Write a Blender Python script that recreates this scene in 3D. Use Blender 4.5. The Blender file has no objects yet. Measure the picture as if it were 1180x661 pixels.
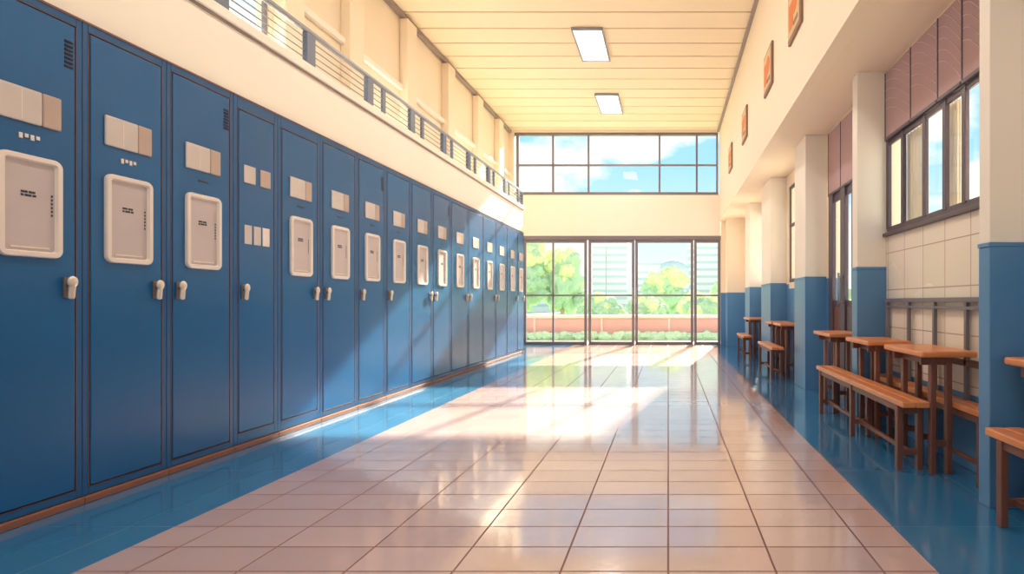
import bpy, bmesh, math, random
from mathutils import Vector, noise
random.seed(4)
C = bpy.context.scene.collection

# ---------------------------------------------------------------- materials
def mat(name, col, rough=0.5, var=0.06, nscale=3.0, metal=0.0, spec=0.5, bump=0.0, sub=None, coat=0.0):
    m = bpy.data.materials.new(name); m.use_nodes = True
    nt = m.node_tree; b = nt.nodes['Principled BSDF']
    tc = nt.nodes.new('ShaderNodeTexCoord'); n = nt.nodes.new('ShaderNodeTexNoise')
    n.inputs['Scale'].default_value = nscale; n.inputs['Detail'].default_value = 4
    nt.links.new(tc.outputs['Object'], n.inputs['Vector'])
    mx = nt.nodes.new('ShaderNodeMix'); mx.data_type = 'RGBA'
    mx.inputs['A'].default_value = (*[max(0, c*(1-var)) for c in col], 1)
    mx.inputs['B'].default_value = (*[min(1, c*(1+var)) for c in col], 1)
    nt.links.new(n.outputs['Fac'], mx.inputs['Factor'])
    nt.links.new(mx.outputs['Result'], b.inputs['Base Color'])
    b.inputs['Roughness'].default_value = rough
    b.inputs['Metallic'].default_value = metal
    b.inputs['Specular IOR Level'].default_value = spec
    b.inputs['Coat Weight'].default_value = coat
    return m

def tilemat(name, c1, c2, mortar, w, h, rough, msize=0.006, plane='XY', ox=0.0, oy=0.0, coat=0.0):
    m = bpy.data.materials.new(name); m.use_nodes = True
    nt = m.node_tree; b = nt.nodes['Principled BSDF']
    tc = nt.nodes.new('ShaderNodeTexCoord'); sp = nt.nodes.new('ShaderNodeSeparateXYZ'); cb = nt.nodes.new('ShaderNodeCombineXYZ')
    nt.links.new(tc.outputs['Object'], sp.inputs[0])
    nt.links.new(sp.outputs[plane[0]], cb.inputs['X']); nt.links.new(sp.outputs[plane[1]], cb.inputs['Y'])
    mp = nt.nodes.new('ShaderNodeMapping'); mp.inputs['Location'].default_value = (ox, oy, 0)
    nt.links.new(cb.outputs[0], mp.inputs[0])
    br = nt.nodes.new('ShaderNodeTexBrick'); br.offset = 0; br.squash = 1
    br.inputs['Scale'].default_value = 1; br.inputs['Brick Width'].default_value = w; br.inputs['Row Height'].default_value = h
    br.inputs['Mortar Size'].default_value = msize; br.inputs['Mortar Smooth'].default_value = 0.1
    br.inputs['Color1'].default_value = (*c1, 1); br.inputs['Color2'].default_value = (*c2, 1); br.inputs['Mortar'].default_value = (*mortar, 1)
    nt.links.new(mp.outputs[0], br.inputs['Vector'])
    nt.links.new(br.outputs['Color'], b.inputs['Base Color'])
    n = nt.nodes.new('ShaderNodeTexNoise'); n.inputs['Scale'].default_value = 1.3; n.inputs['Detail'].default_value = 3
    nt.links.new(tc.outputs['Object'], n.inputs['Vector'])
    mr = nt.nodes.new('ShaderNodeMapRange'); mr.inputs['To Min'].default_value = rough*0.6; mr.inputs['To Max'].default_value = rough*1.5
    nt.links.new(n.outputs['Fac'], mr.inputs['Value'])
    ad = nt.nodes.new('ShaderNodeMath'); ad.operation = 'MULTIPLY_ADD'; ad.inputs[1].default_value = 0.4
    nt.links.new(br.outputs['Fac'], ad.inputs[0]); nt.links.new(mr.outputs[0], ad.inputs[2])
    nt.links.new(ad.outputs[0], b.inputs['Roughness'])
    b.inputs['IOR'].default_value = 1.5
    if coat:
        # glaze is absent in the grout joints
        inv = nt.nodes.new('ShaderNodeMath'); inv.operation = 'MULTIPLY_ADD'; inv.inputs[1].default_value = -coat; inv.inputs[2].default_value = coat
        nt.links.new(br.outputs['Fac'], inv.inputs[0]); nt.links.new(inv.outputs[0], b.inputs['Coat Weight'])
        b.inputs['Coat IOR'].default_value = 1.68; b.inputs['Coat Roughness'].default_value = 0.085
    return m

def emat(name, col, s):
    m = bpy.data.materials.new(name); m.use_nodes = True
    b = m.node_tree.nodes['Principled BSDF']
    b.inputs['Base Color'].default_value = (*col, 1)
    b.inputs['Emission Color'].default_value = (*col, 1); b.inputs['Emission Strength'].default_value = s
    return m

def glassmat():
    m = bpy.data.materials.new('window_glass'); m.use_nodes = True
    nt = m.node_tree; nt.nodes.clear()
    o = nt.nodes.new('ShaderNodeOutputMaterial'); t = nt.nodes.new('ShaderNodeBsdfTransparent'); g = nt.nodes.new('ShaderNodeBsdfGlossy')
    t.inputs[0].default_value = (0.98, 0.995, 0.99, 1); g.inputs['Roughness'].default_value = 0.02
    f = nt.nodes.new('ShaderNodeLayerWeight'); f.inputs[0].default_value = 0.5
    p = nt.nodes.new('ShaderNodeMath'); p.operation = 'POWER'; p.inputs[1].default_value = 4.0
    q = nt.nodes.new('ShaderNodeMath'); q.operation = 'MULTIPLY_ADD'; q.inputs[1].default_value = 0.4; q.inputs[2].default_value = 0.01
    nt.links.new(f.outputs['Facing'], p.inputs[0]); nt.links.new(p.outputs[0], q.inputs[0])
    mx = nt.nodes.new('ShaderNodeMixShader')
    nt.links.new(q.outputs[0], mx.inputs[0]); nt.links.new(t.outputs[0], mx.inputs[1]); nt.links.new(g.outputs[0], mx.inputs[2])
    nt.links.new(mx.outputs[0], o.inputs[0])
    return m

M = {}
M['cream'] = mat('cream_wall_paint', (0.93, 0.80, 0.63), 0.6, 0.02)
M['white'] = mat('off_white_paint', (0.94, 0.87, 0.78), 0.55, 0.02)
M['ceil'] = mat('ceiling_plank_paint', (0.94, 0.80, 0.58), 0.6, 0.02, 1.0)
M['groove'] = mat('ceiling_groove', (0.50, 0.24, 0.09), 0.8)
M['blueD'] = mat('blue_dado_paint', (0.10, 0.265, 0.50), 0.35, 0.08, 2)
M['lock'] = mat('locker_blue_enamel', (0.009, 0.118, 0.325), 0.27, 0.18, 1.2)
M['lockf'] = mat('locker_frame_blue', (0.010, 0.098, 0.27), 0.33, 0.08, 1.2)
M['edge'] = mat('locker_edge_highlight_rust', (0.20, 0.085, 0.07), 0.5)
M['gap'] = mat('locker_gap_shadow', (0.02, 0.01, 0.02), 0.9)
M['plinth'] = mat('locker_plinth_brown', (0.28, 0.11, 0.07), 0.5)
M['rim'] = mat('tray_rim_ivory', (0.84, 0.75, 0.69), 0.4)
M['tray'] = mat('tray_inset_grey', (0.58, 0.51, 0.52), 0.45, 0.08, 6)
M['label'] = mat('label_plate_ivory', (0.62, 0.56, 0.54), 0.45, 0.1, 6)
M['label2'] = mat('label_plate_tan', (0.52, 0.40, 0.35), 0.45, 0.1, 6)
M['ink'] = mat('label_ink', (0.04, 0.05, 0.07), 0.7)
M['knob'] = mat('handle_silver_ivory', (0.80, 0.70, 0.60), 0.22, 0.1, 3, 0.3)
M['knobd'] = mat('handle_backplate', (0.20, 0.15, 0.14), 0.35)
M['floor'] = tilemat('peach_floor_tile', (0.56, 0.395, 0.395), (0.63, 0.46, 0.45), (0.22, 0.095, 0.095), 0.4, 0.2, 0.20, 0.0044, coat=1.0)
M['fblue'] = tilemat('blue_floor_border', (0.030, 0.18, 0.40), (0.040, 0.21, 0.44), (0.025, 0.14, 0.30), 0.8, 0.8, 0.16, 0.002, coat=0.8)
M['walltile'] = tilemat('cream_wall_tile', (0.88, 0.80, 0.68), (0.91, 0.83, 0.72), (0.50, 0.36, 0.30), 0.3, 0.3, 0.25, 0.004, 'YZ', 0.1, 0.1)
M['frame'] = mat('window_frame_grey', (0.20, 0.18, 0.21), 0.4)
M['frameR'] = mat('window_frame_plum', (0.10, 0.075, 0.10), 0.4)
M['trim'] = mat('ceiling_trim_taupe', (0.33, 0.27, 0.25), 0.5)
M['rail'] = mat('railing_slate', (0.14, 0.17, 0.24), 0.35)
M['railb'] = mat('railing_bar_grey', (0.22, 0.25, 0.31), 0.35)
M['railt'] = mat('railing_top_grey', (0.30, 0.31, 0.36), 0.3)
M['glass'] = glassmat()
M['wood'] = mat('orange_wood', (0.74, 0.27, 0.10), 0.30, 0.22, 9)
M['woodd'] = mat('dark_wood', (0.20, 0.075, 0.05), 0.4, 0.2, 9)
M['blind'] = mat('blind_dusty_pink', (0.52, 0.345, 0.35), 0.7, 0.08, 2)
M['blindl'] = mat('blind_line', (0.80, 0.64, 0.60), 0.7)
M['curtain'] = mat('curtain_cream', (0.92, 0.82, 0.68), 0.8)
M['poster'] = mat('poster_orange', (0.75, 0.20, 0.04), 0.6)
M['posterb'] = mat('poster_paper', (0.72, 0.50, 0.28), 0.6)
M['posterf'] = mat('poster_frame', (0.28, 0.15, 0.09), 0.5)
M['lamp'] = emat('lamp_diffuser', (1.0, 0.97, 0.9), 6)
M['leafA'] = mat('foliage_light', (0.72, 0.80, 0.46), 0.9, 0.12, 3, spec=0.1)  # distance haze mixed into both leaf colours as paleness
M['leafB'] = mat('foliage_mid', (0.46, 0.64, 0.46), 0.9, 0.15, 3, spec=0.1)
M['bark'] = mat('tree_bark', (0.45, 0.36, 0.3), 0.9)
M['grass'] = mat('grass', (0.50, 0.64, 0.40), 0.9, 0.1, 1)
M['pave'] = mat('outdoor_paving', (0.74, 0.70, 0.62), 0.8, 0.08, 1)
M['brick'] = mat('pink_planter_stone', (0.70, 0.38, 0.35), 0.7, 0.06, 2)
M['cap'] = mat('planter_cap', (0.82, 0.60, 0.55), 0.7)
M['bldA'] = mat('building_pale', (0.86, 0.87, 0.91), 0.7)
M['bldB'] = mat('building_bluegrey', (0.56, 0.65, 0.74), 0.6)

# ---------------------------------------------------------------- mesh builder
class MB:
    def __init__(s): s.v = []; s.f = []; s.m = []; s.ms = []; s.sm = []
    def mi(s, k):
        if k not in s.ms: s.ms.append(k)
        return s.ms.index(k)
    def add(s, vs, fs, k, smooth=False):
        o = len(s.v); i = s.mi(k)
        s.v += [tuple(v) for v in vs]
        for f in fs: s.f.append([o+a for a in f]); s.m.append(i); s.sm.append(smooth)
    def addbm(s, bm, k, smooth=False):
        bm.verts.ensure_lookup_table(); bm.verts.index_update()
        s.add([v.co[:] for v in bm.verts], [[v.index for v in f.verts] for f in bm.faces], k, smooth); bm.free()
    def box(s, x0, x1, y0, y1, z0, z1, k, bev=0, seg=2):
        if x0 > x1: x0, x1 = x1, x0
        if y0 > y1: y0, y1 = y1, y0
        if z0 > z1: z0, z1 = z1, z0
        bm = bmesh.new(); bmesh.ops.create_cube(bm, size=1)
        for v in bm.verts:
            v.co = ((x0+x1)/2+v.co.x*(x1-x0), (y0+y1)/2+v.co.y*(y1-y0), (z0+z1)/2+v.co.z*(z1-z0))
        if bev: bmesh.ops.bevel(bm, geom=bm.edges[:], offset=bev, segments=seg, affect='EDGES', profile=0.5)
        s.addbm(bm, k)
    def beam(s, p0, p1, w, h, k, bev=0):
        p0 = Vector(p0); p1 = Vector(p1); d = p1-p0; L = d.length
        bm = bmesh.new(); bmesh.ops.create_cube(bm, size=1)
        for v in bm.verts: v.co = (v.co.x*w, v.co.y*h, v.co.z*L)
        if bev: bmesh.ops.bevel(bm, geom=bm.edges[:], offset=bev, segments=2, affect='EDGES', profile=0.5)
        q = d.to_track_quat('Z', 'Y')
        for v in bm.verts: v.co = q @ v.co + (p0+p1)/2
        s.addbm(bm, k)
    def cyl(s, p0, p1, r, k, n=16, r2=None):
        p0 = Vector(p0); p1 = Vector(p1); d = p1-p0
        bm = bmesh.new(); bmesh.ops.create_cone(bm, cap_ends=True, segments=n, radius1=r, radius2=r if r2 is None else r2, depth=d.length)
        q = d.to_track_quat('Z', 'Y')
        for v in bm.verts: v.co = q @ v.co + (p0+p1)/2
        s.addbm(bm, k, True)
    def ell(s, c, r, k, n=16):
        bm = bmesh.new(); bmesh.ops.create_uvsphere(bm, u_segments=n, v_segments=n//2+2, radius=1)
        for v in bm.verts: v.co = (c[0]+v.co.x*r[0], c[1]+v.co.y*r[1], c[2]+v.co.z*r[2])
        s.addbm(bm, k, True)
    def blob(s, c, r, k, amp=0.25, fr=2.2, sub=4):
        bm = bmesh.new(); bmesh.ops.create_icosphere(bm, subdivisions=sub, radius=1)
        for v in bm.verts:
            p = v.co.copy(); w = Vector((c[0]+p.x*r[0], c[1]+p.y*r[1], c[2]+p.z*r[2]))
            n = 1+amp*(noise.noise(w*fr)+0.6*noise.noise(w*fr*2.6)+0.35*noise.noise(w*fr*6))
            v.co = (c[0]+p.x*r[0]*n, c[1]+p.y*r[1]*n, max(-0.08, c[2]+p.z*r[2]*n))
        s.addbm(bm, k, False)
    def rring(s, X, yc, zc, w, h, rad, t, prot, krim, kin, depth=0.004):
        """rounded tray on a +X facing surface at X"""
        def loop(w, h, r, n=6):
            pts = []
            for cx, cz, a0 in ((w/2-r, h/2-r, 0), (-w/2+r, h/2-r, 90), (-w/2+r, -h/2+r, 180), (w/2-r, -h/2+r, 270)):
                for i in range(n+1):
                    a = math.radians(a0+90*i/n); pts.append((cx+r*math.cos(a), cz+r*math.sin(a)))
            return pts
        A = loop(w, h, rad); A2 = loop(w-0.008, h-0.008, rad-0.003); B = loop(w-2*t, h-2*t, max(rad-t, 0.008)); N = len(A)
        D = loop(w-2*t-0.012, h-2*t-0.012, max(rad-t, 0.008))
        vs = [(X, yc+p[0], zc+p[1]) for p in A]+[(X+prot*.7, yc+p[0], zc+p[1]) for p in A]+[(X+prot, yc+p[0], zc+p[1]) for p in A2]+[(X+prot, yc+p[0], zc+p[1]) for p in B]+[(X+depth, yc+p[0], zc+p[1]) for p in D]
        fs = []
        for l in range(4):
            for i in range(N):
                j = (i+1) % N; fs.append([l*N+i, l*N+j, (l+1)*N+j, (l+1)*N+i])
        s.add(vs, fs, krim)
        s.add([(X+depth, yc+p[0], zc+p[1]) for p in D], [list(range(N))], kin)
    def obj(s, name, parent=None):
        me = bpy.data.meshes.new(name); me.from_pydata(s.v, [], s.f)
        for k in s.ms: me.materials.append(M[k])
        me.polygons.foreach_set('material_index', s.m); me.polygons.foreach_set('use_smooth', s.sm)
        bm = bmesh.new(); bm.from_mesh(me); bmesh.ops.recalc_face_normals(bm, faces=bm.faces[:]); bm.to_mesh(me); bm.free()
        me.update()
        o = bpy.data.objects.new(name, me); C.objects.link(o)
        if parent: o.parent = parent
        return o

YB = -6.0; YE = 12.65; H = 5.04; XL = -3.75; XW = 1.80; XU = 1.2; ZS = 2.9

# ---------------------------------------------------------------- shell
b = MB(); b.box(-2.2, 1.0, YB, YE+0.2, -0.06, 0, 'floor')
b.box(XL-0.15, -2.2, YB, YE+0.2, -0.06, 0, 'fblue'); b.box(1.0, XW+0.15, YB, YE+0.2, -0.06, 0, 'fblue'); b.obj('floor')

b = MB(); b.box(XL-0.15, XU+0.1, YB, YE+0.2, H+0.03, H+0.12, 'groove')
y = YB
while y < YE-0.01:
    b.box(XL-0.02, XU+0.02, y+0.014, min(y+0.436, YE), H, H+0.035, 'ceil', 0.004, 1); y += 0.45
b.obj('ceiling')
b = MB(); b.box(XL, XL+0.07, YB, YE-0.01, H-0.07, H-0.002, 'trim', 0.008); b.obj('trim_1')
b = MB(); b.box(XU-0.05, XU, YB, YE-0.01, H-0.05, H-0.002, 'trim', 0.008); b.obj('trim_2')

# left wall with gallery window opening
b = MB()
wy0, wy1, wz0, wz1 = 2.2, 5.05, 3.12, 4.6
b.box(XL-0.12, XL, YB, wy0, 0, H, 'cream'); b.box(XL-0.12, XL, wy1, YE, 0, H, 'cream')
b.box(XL-0.12, XL, wy0, wy1, 0, wz0, 'cream'); b.box(XL-0.12, XL, wy0, wy1, wz1, H, 'cream')
for py in (5.1, 6.15, 7.5, 8.9, 10.3, 11.6):
    b.box(XL, XL+0.12, py, py+0.28, 2.93, H-0.08, 'cream', 0.01)
b.box(XL, XL+0.06, 5.4, YE, 3.95, 4.02, 'white', 0.008)
b.obj('wall_left')
b = MB()
for yy in (wy0+.01, 2.95, 3.65, 4.35, wy1-0.05): b.box(XL-0.03, XL-0.005, yy, yy+0.04, wz0+.01, wz1-.01, 'frame')
for zz in (wz0+.01, wz1-0.06, 3.95): b.box(XL-0.03, XL-0.005, wy0+.01, wy1-.01, zz, zz+0.04, 'frame')
b.box(XL-0.02, XL-0.016, wy0+.03, wy1-.03, wz0+.03, wz1-.03, 'glass'); b.obj('window_1')

# gallery: bulkhead above lockers, slab, nosing
GE = 10.85
b = MB(); b.box(XL, -2.93, YB, GE, 2.405, 2.86, 'white'); b.box(XL, -2.90, YB, GE+0.02, 2.86, 2.93, 'white', 0.008)
b.box(-2.93, -2.918, YB, GE, 2.846, 2.86, 'trim')
b.obj('gallery_floor')
# railing
b = MB()
XR = -2.95
y = 3.54-0.88*10
while y < GE:
    b.box(XR-0.02, XR+0.02, y-0.055, y+0.055, 2.93, 3.20, 'rail', 0.006)
    if y > 5 and y+0.3 < GE: b.box(XR-0.012, XR+0.012, y+0.24, y+0.30, 2.93, 3.20, 'rail', 0.004)
    y += 0.88
for zz in (2.985, 3.04, 3.095, 3.15): b.cyl((XR, YB, zz), (XR, GE-0.02, zz), 0.005, 'railb', 8)
b.box(XR-0.022, XR+0.022, YB, GE-0.01, 3.20, 3.235, 'railt', 0.010)
b.box(XR-0.03, XR+0.03, GE-0.06, GE-0.01, 2.93, 3.2, 'rail', 0.006)
b.obj('gallery_railing')
# added fill uplights, hidden on the gallery floor line to brighten the ceiling
for i in range(6):
    yy = 0.3+i*2.1
    if yy > 10: break
    b = MB(); b.box(XL+0.13, XL+0.21, yy, yy+0.9, 2.932, 3.0, 'railt', 0.01); b.box(XL+0.145, XL+0.195, yy+0.02, yy+0.88, 2.995, 3.005, 'lamp'); o = b.obj('fill_uplight')
    L = bpy.data.lights.new('ceiling_fill', 'AREA'); L.shape = 'RECTANGLE'; L.size = 0.06; L.size_y = 0.85; L.energy = 15+i*1.0; L.color = (1, 0.89, 0.72)
    lo = bpy.data.objects.new('ceiling_fill', L); C.objects.link(lo); lo.location = (XL+0.17, yy+0.45, 3.02); lo.parent = o
    lo.rotation_euler = Vector((0.9, 0, 1)).to_track_quat('-Z', 'Y').to_euler()

# ---------------------------------------------------------------- lockers
px = [95, 192, 269, 320, 369, 411, 444, 473, 498, 519, 539, 556, 571, 584, 596]
bd = [1798/(770-p) for p in px]
bd = [bd[0]-0.45*3, bd[0]-0.45*2, bd[0]-0.45] + bd + [10.80]
XF = -2.90
handle = {2: 'R', 3: 'R', 4: 'L', 5: 'L', 6: 'R', 7: 'L', 8: 'L', 9: 'L', 10: 'R', 11: 'L', 12: 'R', 13: 'L', 14: 'R', 15: 'L', 16: 'R'}
for i in range(len(bd)-1):
    y0, y1 = bd[i]+0.001, bd[i+1]-0.001; w = y1-y0; yc = (y0+y1)/2
    b = MB()
    b.box(-3.45, XF-0.022, y0, y1, 0.04, 2.398, 'gap')
    b.box(-3.45, XF+0.012, y0, y1, 0.0, 0.036, 'plinth', 0.004)
    mg = 0.026
    z0, z1 = 0.075, 2.35
    if i == 6 or i == 5: z0, z1 = 0.11, 2.31; mg = 0.032
    b.box(XF-0.024, XF, y0, y0+mg, 0.04, 2.398, 'lockf', 0.002, 1); b.box(XF-0.024, XF, y1-mg, y1, 0.04, 2.398, 'lockf', 0.002, 1)
    b.box(XF-0.024, XF, y0+mg, y1-mg, z1, 2.398, 'lockf', 0.002, 1); b.box(XF-0.024, XF, y0+mg, y1-mg, 0.04, z0, 'lockf', 0.002, 1)
    g = 0.009
    b.box(XF-0.02, XF+0.003, y0+mg+g, y1-mg-g, z0+g, z1-g, 'lock', 0.004)
    # rust-coloured strips painting the rim highlight around the opening and along the top edge
    for a in (y0+mg, y1-mg-0.003): b.box(XF-0.01, XF+0.0015, a, a+0.003, z0, z1, 'edge')
    for a in (z0, z1-0.003): b.box(XF-0.01, XF+0.0015, y0+mg, y1-mg, a, a+0.003, 'edge')
    b.box(XF-0.02, XF+0.004, y0, y1, 2.388, 2.398, 'edge')
    X = XF+0.003; tw = min(0.25, w*0.60)
    if i in (2, 4, 8, 11):
        for k in range(7): b.box(X, X+0.003, y1-mg-0.055, y1-mg-0.02, 2.13+k*0.02, 2.141+k*0.02, 'gap')
    if i == 5:
        for a, c, kk in ((-0.5, -0.08, 'label'), (0.1, 0.5, 'label2')):
            b.box(X-0.001, X+0.006, yc+a*tw, yc+c*tw, 1.82, 1.94, kk, 0.003)
        for a in (-0.48, -0.14, 0.2):
            b.box(X-0.001, X+0.004, yc+a*tw, yc+(a+0.27)*tw, 1.40, 1.53, 'label' if a < 0 else 'rim', 0.002)
    else:
        b.box(X-0.001, X+0.010, yc-tw/2, yc+tw*0.18, 1.81, 1.965, 'label', 0.006)
        b.box(X-0.001, X+0.009, yc+tw*0.19, yc+tw/2, 1.81, 1.965, 'label2', 0.006)
        b.box(X-0.001, X+0.011, yc-tw*0.15, yc-tw*0.135, 1.82, 1.955, 'rim')
        if i in (1, 2, 3):
            for k in range(4): b.box(X, X+0.004, yc-0.04+k*0.022, yc-0.026+k*0.022, 1.735+(k % 2)*0.008, 1.76, 'rim', 0.001, 1)
        else:
            b.box(X, X+0.003, yc-0.03, yc+0.04, 1.745, 1.755, 'ink')
        b.rring(X, yc, 1.435, tw, 0.46, 0.035, 0.022, 0.018, 'rim', 'tray')
        for r in range(2):
            for k in range(4):
                b.box(X+0.003, X+0.0055, yc-0.035+k*0.015, yc-0.025+k*0.015+0.003*((k+r) % 2), 1.478+r*0.015, 1.488+r*0.015, 'ink')
        for k in range(6): b.box(X+0.003, X+0.006, yc+tw/2-0.042, yc+tw/2-0.036, 1.40+k*0.018, 1.41+k*0.018, 'ink')
        b.box(X+0.003, X+0.007, yc-tw*0.3, yc+tw*0.3, 1.245, 1.252, 'rim')
    # lever handle : small back plate, neck, upright rounded lever
    hs = handle.get(i, 'R'); hy = y0+mg+0.045 if hs == 'L' else y1-mg-0.045
    b.box(X-0.001, X+0.006, hy-0.017, hy+0.017, 1.02, 1.12, 'knobd', 0.005)
    b.cyl((X, hy, 1.085), (X+0.03, hy, 1.085), 0.009, 'knobd', 10)
    b.beam((X+0.030, hy, 1.115), (X+0.022, hy, 1.015), 0.026, 0.018, 'knob', 0.008)
    b.ell((X+0.029, hy, 1.098), (0.012, 0.023, 0.028), 'knob')
    b.obj('locker')

# ---------------------------------------------------------------- far wall
b = MB()
b.box(XL, XU+0.02, YE, YE+0.15, 2.56, 3.52, 'white'); b.box(XL, XU+0.02, YE, YE+0.15, 4.99, H+0.03, 'cream')
b.box(XL, -3.62, YE, YE+0.15, 3.52, 4.99, 'cream'); b.box(XL, -3.42, YE, YE+0.15, 0, 2.56, 'cream')
b.box(1.24, XW+0.15, YE, YE+0.15, 1.22, ZS, 'cream'); b.box(1.24, XW+0.15, YE, YE+0.15, 0, 1.22, 'blueD')
b.box(1.34, XW, 12.2, YE, 1.22, ZS, 'cream', 0.004); b.box(1.34, XW, 12.2, YE, 0, 1.22, 'blueD', 0.004)
b.obj('wall_back')
def fx(p): return (p-770)/49.0
b = MB()
for p in (596, 637, 678, 760, 803, 826.5):
    w = 0.045 if p not in (596,) else 0.06
    b.box(fx(p)-w/2, fx(p)+w/2, YE+0.02, YE+0.10, 3.52, 4.99, 'frame', 0.004)
for z in (3.52, 4.93): b.box(-3.62, 1.18, YE+0.01, YE+0.11, z, z+0.07, 'frame', 0.004)
b.box(-3.6, 1.17, YE+0.03, YE+0.09, 4.21, 4.25, 'frame', 0.003)
b.box(-3.6, 1.16, YE+0.06, YE+0.065, 3.56, 4.96, 'glass'); b.obj('window_2')
def panel(name, x0, x1, extra=()):
    b = MB(); w = 0.06
    b.box(x0, x0+w, YE+0.02, YE+0.10, 0.0, 2.47, 'frame', 0.004); b.box(x1-w, x1, YE+0.02, YE+0.10, 0.0, 2.47, 'frame', 0.004)
    b.box(x0+w, x1-w, YE+0.02, YE+0.10, 2.40, 2.47, 'frame', 0.004); b.box(x0+w, x1-w, YE+0.02, YE+0.10, 0.0, 0.07, 'frame', 0.004)
    b.box(x0+w, x1-w, YE+0.03, YE+0.09, 1.14, 1.18, 'frame', 0.003)
    for e in extra: b.box(e-0.02, e+0.02, YE+0.03, YE+0.09, 0.07, 2.40, 'frame', 0.003)
    b.box(x0+w, x1-w, YE+0.058, YE+0.063, 0.07, 2.40, 'glass')
    return b.obj(name)
panel('window_3', -3.41, fx(676), (fx(637),))
d = panel('door_1', fx(678), fx(731)); e = panel('door_2', fx(732), fx(799)); panel('window_4', fx(800), 1.23)
for par, hx in ((d, fx(731)-0.03), (e, fx(732)+0.03)):
    b = MB(); b.cyl((hx, YE-0.03, 0.95), (hx, YE-0.03, 1.35), 0.013, 'railt', 10)
    b.cyl((hx, YE-0.03, 0.98), (hx, YE+0.03, 0.98), 0.01, 'railt', 8); b.cyl((hx, YE-0.03, 1.32), (hx, YE+0.03, 1.32), 0.01, 'railt', 8); b.obj('pull_handle', par)
b = MB(); b.box(-3.42, 1.24, YE-0.01, YE+0.13, 2.47, 2.56, 'frame', 0.006); b.obj('trim_3')

# ---------------------------------------------------------------- right side
b = MB(); b.box(XU, XU+0.12, YB, YE, ZS, H+0.03, 'cream'); b.obj('wall_right_upper')
b = MB(); b.box(XU+0.121, XW+0.12, YB, YE, ZS, ZS+0.12, 'cream'); b.obj('ceiling_soffit')
x0, x1 = XW, XW+0.12
def wall(y0, y1, parts):
    for z0, z1, k in parts:
        b = MB(); b.box(x0, x1, y0, y1, z0, z1, k); b.obj('wall_right')
two = ((0, 1.27, 'blueD'), (1.27, ZS, 'cream'))
wall(YB, 2.6, two)
wall(2.6, 3.0, ((0, 0.45, 'blueD'), (0.45, 1.58, 'walltile'), (1.58, ZS, 'cream')))
wall(3.0, 4.44, ((0, 0.45, 'blueD'), (0.45, 1.54, 'walltile'), (2.88, ZS, 'cream')))
wall(4.44, 4.74, two); wall(4.74, 6.01, ((2.88, ZS, 'cream'),))
wall(6.01, 6.89, two); wall(6.89, 8.01, ((0, 1.2, 'blueD'), (1.2, 1.29, 'cream'), (2.71, ZS, 'cream')))
wall(8.01, 9.59, two); wall(9.59, 11.81, ((0, 1.2, 'blueD'), (1.2, 1.29, 'cream'), (2.71, ZS, 'cream')))
wall(11.81, YE, two)
for (y0, y1) in ((2.61, 2.70), (4.44, 4.56), (6.12, 6.64), (8.2, 9.0), (10.3, 10.9), (-1.5, -1.3)):
    b = MB(); b.box(1.56, XW, y0, y1, 1.29, ZS, 'white', 0.004); b.box(1.557, XW, y0-0.003, y1, 0, 1.27, 'blueD', 0.004)
    b.box(1.553, XW, y0-0.005, y1+0.003, 1.27, 1.29, 'blueD', 0.002); b.obj('wall_pillar')

# window A
xa, xb = XW+0.002, XW+0.024
b = MB(); Y0, Y1 = 3.005, 4.435
for zz, t in ((1.56, 0.055), (2.28, 0.06), (2.83, 0.04)): b.box(xa, xb, Y0, Y1, zz, zz+t, 'frameR', 0.004)
b.box(XW-0.035, xb, Y0, Y1, 1.537, 1.563, 'frameR', 0.004)
for yy in (Y0, 3.255, 3.485, 3.765, 4.115, Y1-0.045): b.box(xa-0.006, xb, yy, yy+0.044, 1.6, 2.32, 'frameR', 0.003)
for yy in (Y0, 3.26, 3.55, 3.95, Y1-0.035): b.box(xa, xb, yy, yy+0.025, 2.32, 2.85, 'frameR', 0.003)
b.box(XW+0.011, XW+0.014, Y0+.02, Y1-.02, 1.6, 2.84, 'glass'); b.obj('window_5')
def blinds(segs, z0, z1, arcs):
    b = MB()
    for yy, ye in segs:
        b.box(XW-0.016, XW-0.008, yy, ye, z0, z1, 'blind', 0.002, 1); b.box(XW-0.024, XW-0.004, yy, ye, z0-0.02, z0+0.006, 'frameR', 0.004)
        b.box(XW-0.021, XW-0.006, ye-0.006, ye+0.004, z0, z1, 'frameR', 0.001)
        if arcs:   # printed leaf-fan pattern: curved light lines
            for c in range(7):
                pts = []
                for t in range(13):
                    u = t/12; zz = z0+0.04+c*0.075+0.20*math.sin(u*1.5)
                    if zz < z1-0.01: pts.append((XW-0.0175, yy+0.01+(ye-yy-0.02)*u, zz))
                for p, q in zip(pts, pts[1:]): b.beam(p, q, 0.003, 0.003, 'blindl')
    b.obj('roller_blind')
blinds(((3.01, 3.265), (3.275, 3.56), (3.57, 3.96), (3.97, 4.42)), 2.34, 2.875, True)
b = MB()
def curtain(yA, yB, zA, zB, X):
    n = 40; vs = []; fs = []
    for i in range(n+1):
        t = i/n; xx = X+0.012*math.sin(t*38); vs += [(xx, yA+(yB-yA)*t, zA), (xx, yA+(yB-yA)*t, zB)]
    for i in range(n): fs.append([2*i, 2*i+2, 2*i+3, 2*i+1])
    b.add(vs, fs, 'curtain', True)
curtain(3.85, 4.18, 1.6, 2.3, XW+0.06); curtain(3.42, 3.62, 1.6, 2.3, XW+0.06); b.obj('window_curtain')

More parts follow.
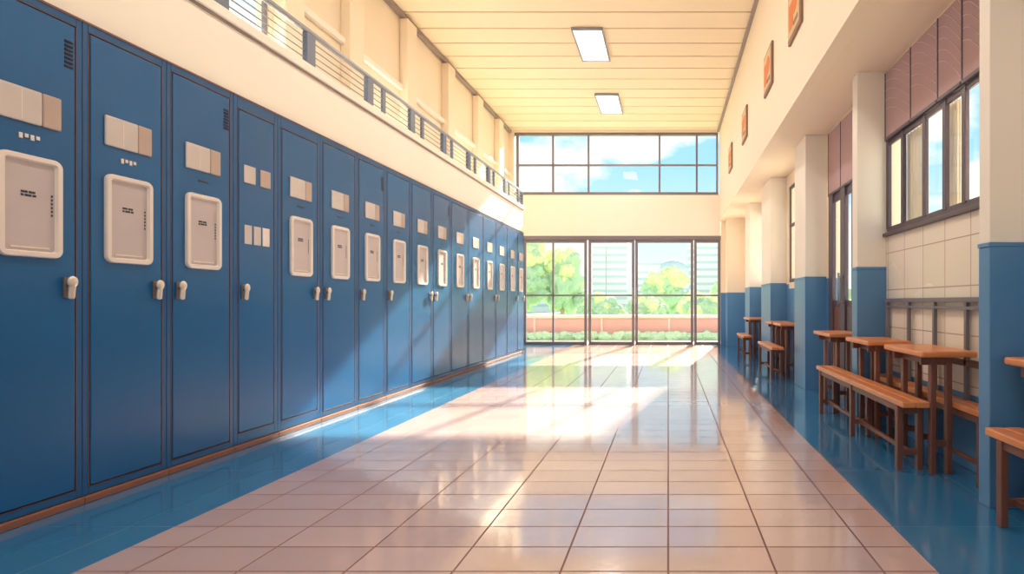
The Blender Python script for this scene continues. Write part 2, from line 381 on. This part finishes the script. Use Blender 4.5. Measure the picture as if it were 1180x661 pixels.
# bay B : glazed door with blind over
b = MB(); Y0, Y1 = 4.745, 6.005
for zz, t in ((0.0, 0.10), (0.95, 0.07), (2.08, 0.10), (2.82, 0.05)): b.box(xa, xb, Y0, Y1, zz, zz+t, 'frameR', 0.004)
for yy in (Y0, 5.10, 5.44, Y1-0.16): b.box(xa-0.02, xb, yy, yy+0.14, 0.0, 2.17, 'frameR', 0.004)
for yy in (Y0, 5.16, 5.55, Y1-0.06): b.box(xa, xb, yy, yy+0.05, 2.1, 2.86, 'frameR', 0.004)
b.box(xa, xb, 5.21, 5.47, 0.10, 0.95, 'frameR', 0.004); b.box(xa, xb, 5.56, 5.86, 0.10, 0.95, 'woodd', 0.004)
b.box(XW+0.011, XW+0.014, Y0+.02, Y1-.02, 0.05, 2.84, 'glass'); b.cyl((XW-0.06, 5.50, 0.95), (XW-0.06, 5.50, 1.3), 0.012, 'railt', 8)
b.cyl((XW-0.06, 5.50, 1.0), (XW+0.01, 5.50, 1.0), 0.008, 'railt', 8); b.cyl((XW-0.06, 5.50, 1.26), (XW+0.01, 5.50, 1.26), 0.008, 'railt', 8); b.obj('door_3')
blinds(((4.76, 5.17), (5.18, 5.57), (5.58, 5.99)), 2.19, 2.87, False)
for n, (Y0, Y1) in (('window_6', (6.9, 8.0)), ('window_7', (9.6, 11.8))):
    b = MB()
    for zz, t in ((1.295, 0.05), (2.1, 0.05), (2.655, 0.05)): b.box(xa, xb, Y0, Y1, zz, zz+t, 'frameR', 0.004)
    m = (Y0+Y1)/2
    for yy in (Y0, m, Y1-0.06): b.box(xa, xb, yy, yy+0.055, 1.3, 2.7, 'frameR', 0.004)
    b.box(XW+0.011, XW+0.014, Y0+.02, Y1-.02, 1.33, 2.68, 'glass'); b.obj(n)

# posters
for yy in (4.78, 6.12, 8.1, 10.0):
    b = MB(); X = XU-0.001
    b.box(X-0.025, X, yy, yy+0.5, 3.5, 3.98, 'posterf', 0.006); b.box(X-0.03, X-0.02, yy+0.035, yy+0.465, 3.535, 3.945, 'posterb')
    b.ell((X-0.031, yy+0.2, 3.78), (0.003, 0.12, 0.10), 'poster', 20); b.box(X-0.034, X-0.029, yy+0.26, yy+0.42, 3.60, 3.84, 'poster', 0.002)
    b.box(X-0.034, X-0.029, yy+0.08, yy+0.24, 3.58, 3.62, 'posterf', 0.001); b.obj('framed_poster')

# ---------------------------------------------------------------- furniture
def bench(x0, x1, y0, y1, back=False, z=0.42):
    b = MB(); m = (x0+x1)/2
    b.box(x0, m-0.002, y0, y1, z-0.035, z, 'wood', 0.006); b.box(m+0.002, x1, y0, y1, z-0.035, z, 'wood', 0.006)
    n = max(2, int(round((y1-y0)/0.85))+1)
    ys = [y0+0.10+(y1-y0-0.2)*i/(n-1) for i in range(n)]
    for yy in ys:
        for xx in (x0+0.02, x1-0.02): b.box(xx-0.017, xx+0.017, yy-0.02, yy+0.02, 0, z-0.036, 'woodd', 0.004)
        b.box(x0+0.02, x1-0.02, yy-0.013, yy+0.013, z-0.085, z-0.036, 'woodd', 0.003)
        b.box(x0+0.02, x1-0.02, yy-0.012, yy+0.012, 0.09, 0.125, 'woodd', 0.003)
    b.box(m-0.012, m+0.012, ys[0], ys[-1], 0.095, 0.12, 'woodd', 0.003)
    b.box(x0+0.012, x0+0.028, ys[0], ys[-1], z-0.075, z-0.036, 'woodd', 0.003)
    if back:
        xx = x1-0.012
        b.box(xx-0.012, xx+0.012, y0, y1, 1.00, 1.03, 'frame', 0.004); b.box(xx-0.010, xx+0.010, y0, y1, 0.955, 0.975, 'frame', 0.003)
        k = int((y1-y0)/0.33)
        for i in range(k+1):
            yy = y0+0.03+(y1-y0-0.06)*i/k; b.box(xx-0.012, xx+0.012, yy-0.014, yy+0.014, z-0.02, 1.0, 'frame', 0.003)
        b.box(xx-0.012, xx+0.012, y0, y1, 0.62, 0.66, 'woodd', 0.003)
    b.obj('wooden_bench')
def table(x0, x1, y0, y1, z=0.72):
    b = MB()
    b.box(x0, x1, y0, y1, z-0.035, z, 'wood', 0.010)
    xs = (x0+0.10, max(x0+0.19, x1-0.125)); ys = (y0+0.09, y1-0.09)
    for yy in ys: b.box(x0+0.03, xs[1]+0.01, yy-0.012, yy+0.012, z-0.085, z-0.036, 'woodd', 0.003)
    for xx in xs: b.box(xx-0.012, xx+0.012, ys[0], ys[1], z-0.085, z-0.036, 'woodd', 0.003)
    for xx in xs:
        for yy in ys: b.box(xx-0.016, xx+0.016, yy-0.02, yy+0.02, 0, z-0.036, 'woodd', 0.004)
    for yy in ys: b.box(xs[0], xs[1], yy-0.011, yy+0.011, 0.16, 0.195, 'woodd', 0.003)
    b.obj('wooden_table')
bench(1.36, 1.52, 3.12, 4.95)
bench(1.655, 1.785, 2.78, 4.38, True)
table(1.44, 1.758, 3.05, 3.60); table(1.44, 1.758, 3.88, 4.38); table(1.44, 1.758, 4.80, 5.35)
bench(1.47, 1.64, 1.15, 2.50); table(1.57, 1.78, 1.9, 2.52, 0.745)
bench(1.33, 1.49, 6.9, 8.0); table(1.46, 1.78, 7.0, 7.5); table(1.46, 1.78, 7.65, 8.1)
bench(1.30, 1.46, 9.3, 10.2); table(1.42, 1.75, 9.45, 10.15)

# ---------------------------------------------------------------- lamps
for i in range(6):
    yy = 7.9+2.5*(1-i)
    b = MB(); xl, xr = -1.43, -0.96
    b.box(xl, xl+0.03, yy, yy+1.05, H-0.045, H-0.001, 'railt', 0.004); b.box(xr-0.03, xr, yy, yy+1.05, H-0.045, H-0.001, 'railt', 0.004)
    b.box(xl+.03, xr-.03, yy, yy+0.03, H-0.045, H-0.001, 'railt', 0.004); b.box(xl+.03, xr-.03, yy+1.02, yy+1.05, H-0.045, H-0.001, 'railt', 0.004)
    b.box(xl+0.03, xr-0.03, yy+0.03, yy+1.02, H-0.03, H-0.001, 'lamp'); o = b.obj('ceiling_light')
    L = bpy.data.lights.new('panel_light', 'AREA'); L.shape = 'RECTANGLE'; L.size = 0.42; L.size_y = 1.0; L.energy = 17; L.color = (1, 0.92, 0.84)
    lo = bpy.data.objects.new('panel_light', L); C.objects.link(lo); lo.location = ((xl+xr)/2, yy+0.525, H-0.06); lo.parent = o

# ---------------------------------------------------------------- outdoors
b = MB(); b.box(-90, 90, -40, 15.2, -0.16, -0.08, 'pave'); b.box(-90, 90, 15.2, 160, -0.16, -0.08, 'grass'); b.obj('ground')
b = MB(); b.box(-16, 14, 16.0, 16.4, -0.08, 0.52, 'brick'); b.box(-16.1, 14.1, 15.94, 16.46, 0.52, 0.62, 'cap', 0.02)
for k in range(16): b.box(-16+k*2, -15.95+k*2, 15.97, 16.0, -0.08, 0.52, 'cap')
b.obj('planter_wall')
b = MB()
for k in range(60): b.blob((-9+k*0.22+random.uniform(-.05, .05), 15.6, 0.0), (0.2, 0.16, 0.13+random.uniform(0, .05)), 'leafB', 0.5, 5, 2)
b.obj('low_hedge')
def tree(cx, cy, top, r, name='tree', trunk=True, n=26):
    b = MB()
    if trunk: b.cyl((cx, cy, -0.08), (cx, cy, top*0.6), 0.14, 'bark', 10, 0.08)
    for i in range(n):
        a = random.uniform(0, 6.28); h = random.uniform(0.2, 0.88)
        q = random.uniform(0.25, 0.95)*r*math.sqrt(max(0.05, 1-((h-0.4)/0.55)**2)); rr = r*random.uniform(0.2, 0.36)
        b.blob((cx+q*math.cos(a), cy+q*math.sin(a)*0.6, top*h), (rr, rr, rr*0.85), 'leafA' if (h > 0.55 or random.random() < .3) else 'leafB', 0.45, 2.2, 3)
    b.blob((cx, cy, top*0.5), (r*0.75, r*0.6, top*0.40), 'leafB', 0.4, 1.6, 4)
    b.obj(name)
tree(-5.9, 30, 4.3, 1.5); tree(-8.0, 29, 4.6, 1.6); tree(-0.3, 31, 3.1, 1.6); tree(3.6, 33, 2.5, 1.4); tree(-11.5, 31, 5, 2.2); tree(8, 31, 4.5, 2.2); tree(13, 30, 4.5, 2.2)
for cx, cy in ((-3.2, 26), (1.7, 26), (-8.6, 25.5), (4.6, 26), (-1.0, 25.5)): tree(cx, cy, 1.40, 1.15, 'bush', False, 16)
def building(x0, x1, y0, y1, h, k='bldA', k2='bldB'):
    b = MB(); b.box(x0, x1, y0, y1, -0.08, h, k)
    n = int(h/0.8)
    for i in range(n):
        z = 0.5+i*0.8
        if z+0.35 < h: b.box(x0-0.03, x1+0.03, y0-0.05, y0, z, z+0.30, k2)
    b.box(x0-0.02, x1+0.02, y0-0.15, y1, h, h+0.2, k2); b.obj('distant_building')
building(-8.4, -6.95, 60, 66, 7.0); building(-6.9, -4.6, 60, 66, 8.0); building(-3.9, -0.2, 66, 72, 5.6); building(2.2, 3.1, 60, 66, 7.3, 'bldB', 'bldA'); building(3.15, 5.8, 60, 66, 8.4)
building(-16, -11, 60, 66, 6.0); building(8, 13, 60, 66, 7)
b = MB(); b.cyl((0.6, 55, -0.08), (0.6, 55, 4.4), 1.5, 'bldA', 32); b.ell((0.6, 55, 4.4), (1.5, 1.5, 1.0), 'bldB', 32)
for z in (1, 2, 3): b.cyl((0.6, 55, z), (0.6, 55, z+0.4), 1.53, 'bldB', 32)
b.obj('domed_building')

# ---------------------------------------------------------------- world + sun
w = bpy.data.worlds.new('sky'); bpy.context.scene.world = w; w.use_nodes = True; nt = w.node_tree; nt.nodes.clear()
out = nt.nodes.new('ShaderNodeOutputWorld'); bg = nt.nodes.new('ShaderNodeBackground'); nt.links.new(bg.outputs[0], out.inputs[0])
tc = nt.nodes.new('ShaderNodeTexCoord'); sp = nt.nodes.new('ShaderNodeSeparateXYZ'); nt.links.new(tc.outputs['Generated'], sp.inputs[0])
rp = nt.nodes.new('ShaderNodeValToRGB'); nt.links.new(sp.outputs['Z'], rp.inputs[0])
e = rp.color_ramp.elements; e[0].position = 0.0; e[0].color = (0.86, 0.90, 0.88, 1); e[1].position = 0.5; e[1].color = (0.25, 0.55, 0.85, 1)
x = e.new(0.25); x.color = (0.34, 0.66, 0.86, 1)
mp = nt.nodes.new('ShaderNodeMapping'); mp.inputs['Scale'].default_value = (1, 1, 1.7); mp.inputs['Location'].default_value = (0.35, 0.2, 0.1); nt.links.new(tc.outputs['Generated'], mp.inputs[0])
n = nt.nodes.new('ShaderNodeTexNoise'); n.inputs['Scale'].default_value = 5.0; n.inputs['Detail'].default_value = 6; n.inputs['Roughness'].default_value = 0.5; nt.links.new(mp.outputs[0], n.inputs['Vector'])
r2 = nt.nodes.new('ShaderNodeValToRGB'); nt.links.new(n.outputs['Fac'], r2.inputs[0]); r2.color_ramp.elements[0].position = 0.46; r2.color_ramp.elements[1].position = 0.55
mx = nt.nodes.new('ShaderNodeMix'); mx.data_type = 'RGBA'; nt.links.new(r2.outputs[0], mx.inputs['Factor']); nt.links.new(rp.outputs[0], mx.inputs['A']); mx.inputs['B'].default_value = (0.95, 0.93, 0.89, 1)
nt.links.new(mx.outputs['Result'], bg.inputs[0]); bg.inputs[1].default_value = 1.15

S = bpy.data.lights.new('sun', 'SUN'); S.energy = 21.0; S.angle = math.radians(0.9); S.color = (1.0, 0.84, 0.60)
so = bpy.data.objects.new('sun', S); C.objects.link(so)
el = math.radians(29); az = math.radians(11)
so.rotation_euler = Vector((-math.sin(az)*math.cos(el), -math.cos(az)*math.cos(el), -math.sin(el))).to_track_quat('-Z', 'Y').to_euler()
so.location = (5, 30, 20)

# ---------------------------------------------------------------- camera
cam = bpy.data.cameras.new('camera'); cam.sensor_width = 36; cam.lens = 620/1180*36; cam.shift_x = -(770-590)/1180; cam.shift_y = (348-330.5)/1180
cam.clip_start = 0.02; cam.clip_end = 400
co = bpy.data.objects.new('camera', cam); C.objects.link(co); co.location = (0, 0, 1.0); co.rotation_euler = (math.radians(90), 0, 0)
bpy.context.scene.camera = co
bpy.context.scene.view_settings.view_transform = 'Standard'
bpy.context.scene.view_settings.exposure = 0.25
